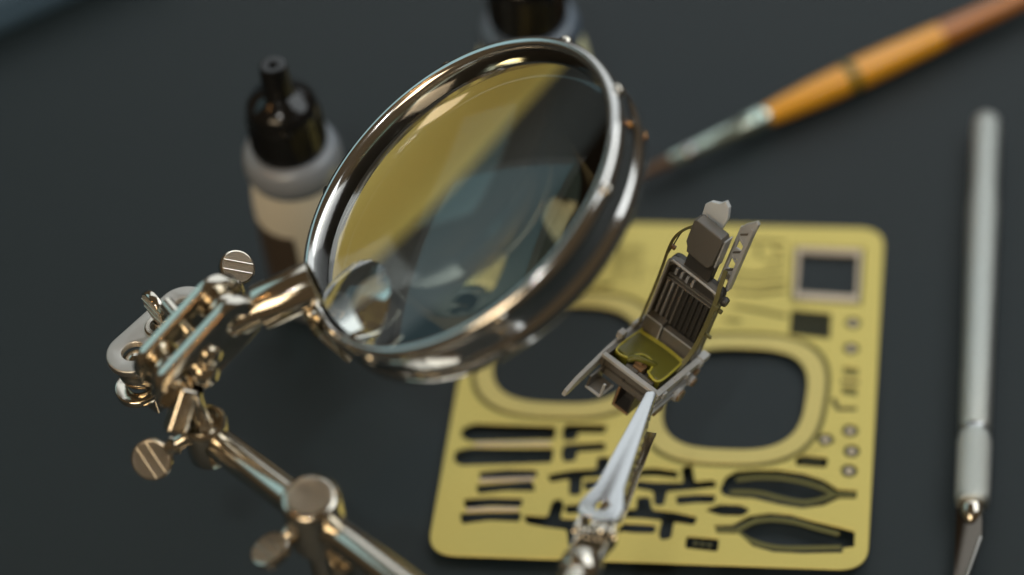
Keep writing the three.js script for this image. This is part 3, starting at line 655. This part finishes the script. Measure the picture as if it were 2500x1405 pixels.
  // headrest
  const hs = shapeOf([[-9.3, 25.0], [-8.8, 24.2], [-8.5, 23.0], [-3.7, 22.6], [-3.0, 23.8], [-2.8, 29.5], [-3.3, 30.2], [-8.8, 30.6], [-9.4, 30.1]]);
  const head = part('headrest', extrude(hs, 2.6, 0.32, 3).translate(0, 0, -12.4), G, seat);
  part('headrest_neck', [box(5.6, 7.6, 2.0, -6.1, 21.2, -13.2, 0.2), box(3.2, 3.4, 0.9, -6.0, 22.6, -11.8, 0.2)], D, head);
  part('side_trim', box(0.3, 6.4, 2.4, -2.55, 26.8, -11.2, 0.1), Pp, head);
  const fin = shapeOf([[-10.0, 29.4], [-5.6, 29.4], [-5.3, 32.4], [-5.9, 34.6], [-6.9, 35.4], [-7.8, 34.2], [-9.4, 33.4], [-10.2, 32.2]]);
  part('top_fin', extrude(fin, 0.9, 0.12).translate(0.2, -1.0, -14.6), M.chalk, seat, 'pale chipped fin above the headrest');
  // drogue rail standing behind on the right
  const rail = part('guide_rail', [box(0.75, 15.4, 1.6, -0.5, 24.2, -15.4, 0.12), box(0.7, 14.2, 0.6, -2.6, 23.4, -15.6, 0.12), box(1.7, 3.4, 0.4, -1.5, 29.2, -15.6, 0.1), box(1.7, 2.2, 0.4, -1.5, 24.6, -15.6, 0.1), box(1.7, 2.6, 0.4, -1.5, 19.4, -15.6, 0.1), extrude(shapeOf([[-2.8, 30.4], [0, 30.4], [0.1, 33.2], [-0.5, 33.6], [-2.2, 31.6]]), 0.8, 0.1).translate(0, 0, -15.8)], Pp, seat, 'pale lattice rail beside the headrest');
  for (let i = 0; i < 6; i++) part('lattice_bar', tilted(box(2.6, 0.4, 0.5, 0, 0, 0, 0.1), 0, 0, i % 2 ? 0.7 : -0.6, -1.4, 18.6 + i * 2.2, -15.5), i % 2 ? G : Pp, rail);
  // straps and pipes
  part('strap', strip([V(-12.15, 0.6, -11.0), V(-12.2, 5, -11.4), V(-12.2, 10, -11.6), V(-12.3, 15, -11.7), V(-12.5, 19.5, -11.8), V(-12.2, 22.6, -11.9), V(-11.1, 25.2, -12), V(-9.6, 27.2, -12.2)], 0.5, 0.22, 60), M.belt, seat);
  part('pipe', tube([V(-12.4, 18.2, -12.1), V(-12.1, 20.6, -12.4), V(-11.7, 23.6, -12.6), V(-10.6, 25.6, -12.5), V(-9.3, 26.0, -12.3)], 0.13, 40, 8), M.seatDark, seat);
  part('clasp', box(1.1, 0.8, 0.7, -12.0, 20.0, -12.2, 0.15), M.rust, seat);
  part('strap', strip([V(-1.2, 22.6, -12.4), V(-0.7, 19.4, -11.6), V(-0.25, 16.8, -11.2), V(-0.1, 12, -11.2), V(-0.15, 7.4, -11.0), V(-0.3, 3.6, -10.4), V(-0.6, 0.9, -9.2), V(-0.9, -0.4, -7.8)], 0.85, 0.25, 60), M.belt, seat);
  part('buckle', [box(1.3, 1.0, 0.5, 0.1, 15.0, -11.2, 0.14), box(0.8, 0.8, 0.6, 1.0, 14.2, -12.0, 0.14)], M.belt, seat);
  part('buckle', box(1.5, 0.7, 0.5, 0.7, 7.6, -12.0, 0.14), M.belt, seat);
  part('side_knob', lathe([[0.001, 0.6], [0.8, 0.5], [1.0, 0], [0.8, -0.6], [0.001, -0.7]], 24).rotateZ(Math.PI / 2).translate(0.8, 16.2, -12.6), D, seat);
  part('strap', strip([V(-10.9, 0.95, -9.3), V(-7, 1.0, -9.7), V(-3, 0.98, -9.7), V(-0.9, 0.9, -9.3)], 0.8, 0.2, 30, V(0, 1, 0)), M.oliveEdge, seat);
  // right-hand side: stacked rails with fittings
  const side = part('side_rail', [box(1.1, 0.7, 15.6, 0.55, 0.15, -7.2, 0.14), box(0.9, 1.0, 15.2, 0.45, -1.3, -7.2, 0.14)], Pp, seat, 'pale stacked side rail');
  part('side_panel', box(0.7, 5.6, 14.8, 0.2, -3.0, -7.2, 0.14), G, seat);
  part('lower_rail', [box(1.0, 0.8, 14.2, 0.65, -4.6, -6.6, 0.14), box(0.7, 0.5, 13.0, 0.6, -3.0, -6.4, 0.12)], Pp, side);
  for (const z of [-13.2, -8.8, -1.4]) part('rail_clip', box(1.5, 1.3, 1.2, 0.75, -0.5, z, 0.15), Pp, side);
  for (const [z, y, r] of [[-8.0, -4.9, 1.55], [-11.8, -3.9, 1.1]]) {
    const k = part('side_dial', lathe([[0.001, 0.75], [r * 0.45, 0.72], [r * 0.55, 0.5], [r * 0.9, 0.5], [r, 0.3], [r, -0.5]], 32).rotateZ(-Math.PI / 2).translate(1.15, y, z), Pp, seat);
    part('dial_ring', lathe([[r * 0.55, 0.85], [r * 0.78, 0.85], [r * 0.8, 0.4]], 32).rotateZ(-Math.PI / 2).translate(1.15, y, z), M.rust, k);
  }
  part('rail_end', [box(0.9, 1.2, 2.6, 0.75, -5.6, -2.2, 0.2), box(0.9, 1.1, 1.7, 0.8, -3.1, -13.4, 0.2)], M.rust, side);
  for (const [z, y] of [[-1.2, 0.62], [-2.6, 0.62], [-5.2, 0.62]]) part('rivet', new THREE.SphereGeometry(0.24, 12, 8).translate(0.5, y - 0.1, z), Pp, side);
  part('back_corner', box(1.6, 1.2, 2.4, 0.6, 0.2, -14.4, 0.15), Pp, side);
  // left-hand side: sloping lever plate and bracket
  const ls = shapeOf([[-13.4, 1.0], [-9.6, 1.3], [-9.4, 0.4], [-2, -0.2], [6.4, -2.4], [9.2, -3.9], [9.6, -4.9], [8.6, -5.2], [4, -4.0], [-2, -2.6], [-13.4, -2.4]]);
  part('lever_plate', extrude(ls, 0.8, 0.12).rotateY(-Math.PI / 2).translate(-12.1, 0, 0), Pp, seat, 'pale lever plate on the far side');
  part('lever_knob', box(1.3, 1.4, 1.7, -12.4, 1.2, -5.7, 0.2), Pp, seat);
  part('side_rail', box(0.9, 2.8, 13.4, -11.7, -1.0, -6.4, 0.15), G, seat);
  const br = part('bracket', [box(0.5, 3.0, 4.6, -11.0, -3.6, 2.1, 0.12), box(3.2, 0.5, 4.2, -9.6, -5.0, 2.2, 0.12)], G, seat);
  part('bracket_edge', [box(3.4, 0.5, 0.5, -9.6, -4.9, 4.3, 0.14), box(0.5, 3.2, 0.6, -8.0, -3.5, 4.0, 0.14), box(0.5, 0.5, 4.0, -8.0, -4.9, 2.2, 0.14)], Pp, br);
  // open box under the front
  const ub = part('under_box', [box(0.4, 4.6, 3.6, -6.6, -6.4, -1.6, 0.1), box(0.4, 4.6, 3.6, -3.4, -6.4, -1.6, 0.1), box(3.6, 0.4, 3.6, -5.0, -8.6, -1.6, 0.1), box(3.2, 4.2, 0.4, -5.0, -6.4, -3.2, 0.1)], D, seat);
  part('box_edge', [box(0.5, 4.8, 0.4, -6.6, -6.4, 0.25, 0.1), box(3.7, 0.5, 0.4, -5.0, -8.6, 0.25, 0.1)], M.rust, ub);
}

// ------------------------------------------------------------------ alligator clip
// local axes: y along the jaws to the tip, z out of the upper face
{
  const tip = V(21.76, 49.09, 74.18), rear = V(9.55, 56.63, 103.70);
  const d = tip.clone().sub(rear), len = d.length();
  const clip = thing('alligator_clip', 'shiny nickel alligator clip with toothed jaw holding the model seat', 'alligator clip', rear, frameYZ(d, V(-0.1526, 0.9156, 0.3329)));
  const up = shapeOf([[-3.5, -1.2], [-3.75, 0.8], [-3.1, 3.2], [-2.4, 6], [-1.9, len * 0.45], [-1.35, len * 0.75], [-1.0, len - 0.6], [-0.5, len], [0.5, len], [1.0, len - 0.6], [1.35, len * 0.75], [1.9, len * 0.45], [2.4, 6], [3.1, 3.2], [3.75, 0.8], [3.5, -1.2], [2.3, -2.5], [0, -2.9], [-2.2, -2.3]]);
  const hole = new THREE.Path(); hole.absarc(0, 0.9, 1.7, 0, 6.2832, true); up.holes.push(hole);
  const jaw = part('upper_jaw', extrude(up, 0.7, 0.25, 3), M.steel, clip, 'flat upper jaw with a round hole');
  const side = (s, z0, depth, m, name, teeth) => {            // folded side of a jaw, toothed along its free edge
    const pts = [[-1.2, z0], [len - 0.4, z0]], n = 14;
    for (let i = 0; i <= n; i++) {
      const u = 1 - i / n, yy = 4 + u * (len - 4.4), dep = depth * (0.35 + 0.65 * (1 - u));
      pts.push([yy, z0 - dep]);
      if (teeth && i < 9) pts.push([yy - (len - 4.4) / n * 0.5, z0 - dep - 0.7]);
    }
    pts.push([0, z0 - depth * 1.25], [-1.2, z0 - depth]);
    const g = extrude(shapeOf(pts), 0.6, 0.08);               // in y and z, then stood on its edge
    const w = (yy) => 0.8 + 2.0 * Math.max(0, 1 - yy / len);
    g.applyMatrix4(new THREE.Matrix4().set(0, 0, 1, 0, 1, 0, 0, 0, 0, 1, 0, 0, 0, 0, 0, 1));
    const p = g.attributes.position;
    for (let i = 0; i < p.count; i++) p.setX(i, s * (w(p.getY(i)) - 0.3 + p.getX(i) - 0.3));
    if (s < 0) { const q = g.attributes.position, nn = g.attributes.normal; for (let i = 0; i < q.count; i += 3) for (const at of [q, nn]) { const a = [at.getX(i), at.getY(i), at.getZ(i)]; at.setXYZ(i, at.getX(i + 1), at.getY(i + 1), at.getZ(i + 1)); at.setXYZ(i + 1, ...a); } }
    g.computeVertexNormals();
    part(name, g, m, jaw);
  };
  side(1, 0.3, 2.8, M.steel, 'jaw_side', true); side(-1, 0.3, 2.8, M.steel, 'jaw_side', true);
  const low = shapeOf([[-2.6, -6], [-2.4, 6], [-1.5, len * 0.6], [-0.9, len - 1.2], [0.9, len - 1.2], [1.5, len * 0.6], [2.4, 6], [2.6, -6]]);
  const lj = part('lower_jaw', extrude(low, 0.7, 0.2, 2).rotateX(-0.11).translate(0.3, 0, -4.6), M.nickel, clip);
  for (let i = 0; i < 9; i++) part('tooth', new THREE.ConeGeometry(0.5, 1.2, 8).rotateX(Math.PI / 2).translate(0.3 + (2.2 - i * 0.16), 6 + i * 2.1, -3.6 + (6 + i * 2.1) * 0.11), M.nickel, lj);
  part('hinge_pin', cyl(1.15, 1.15, 7.2, 0, 0, 0, 28).rotateZ(Math.PI / 2).translate(0, -2.9, -2.4), M.nickel, clip);
  for (const s of [-1, 1]) part('hinge_ear', extrude(shapeOf([[-4.6, -4.0], [-4.2, -0.4], [-1.6, 0.2], [1.5, -0.4], [1.5, -4.2], [-2.5, -4.6]]), 0.6, 0.1).applyMatrix4(new THREE.Matrix4().set(0, 0, 1, 0, 1, 0, 0, 0, 0, 1, 0, 0, 0, 0, 0, 1)).translate(s * 2.9 - 0.3, 0, 0), M.nickel, clip);
  const coil = []; for (let i = 0; i <= 90; i++) { const a = i / 90 * 6.2832 * 5; coil.push(V(-2.4 + 4.8 * i / 90, -3.6 + 1.75 * Math.cos(a), -2.6 + 1.75 * Math.sin(a))); }
  part('spring', tube(coil, 0.36, 260, 8), M.nickel, clip);
  part('spring', tube([V(-2.4, -1.9, -2.6), V(-2.2, -6, -1.6), V(-1.8, -9, 0)], 0.36, 20, 8), M.nickel, clip);
  // links back to the socket that carries the clip
  for (const s of [-1, 1]) part('side_link', box(0.7, 9.5, 2.0, s * 2.55, -6.4, -2.2, 0.25), M.nickel, clip);
  part('socket', lathe([[0.001, -9.4], [2.6, -9.4], [3.3, -9.9], [3.5, -10.8], [3.5, -13.2], [3.1, -13.8], [2.7, -14.2], [2.7, -30], [0.001, -30]], 40).translate(0, 0, -2.4), M.nickel, clip);
  part('ball_joint', new THREE.SphereGeometry(4.2, 32, 20).translate(0, -32, -2.4), M.nickel, clip);
  part('rivet', lathe([[0.001, 1.3], [0.9, 1.1], [1.3, 0.5], [1.35, 0]], 24).rotateX(Math.PI / 2).translate(1.5, -4.4, -0.4), M.nickel, clip);
}

renderer.render(scene, camera);
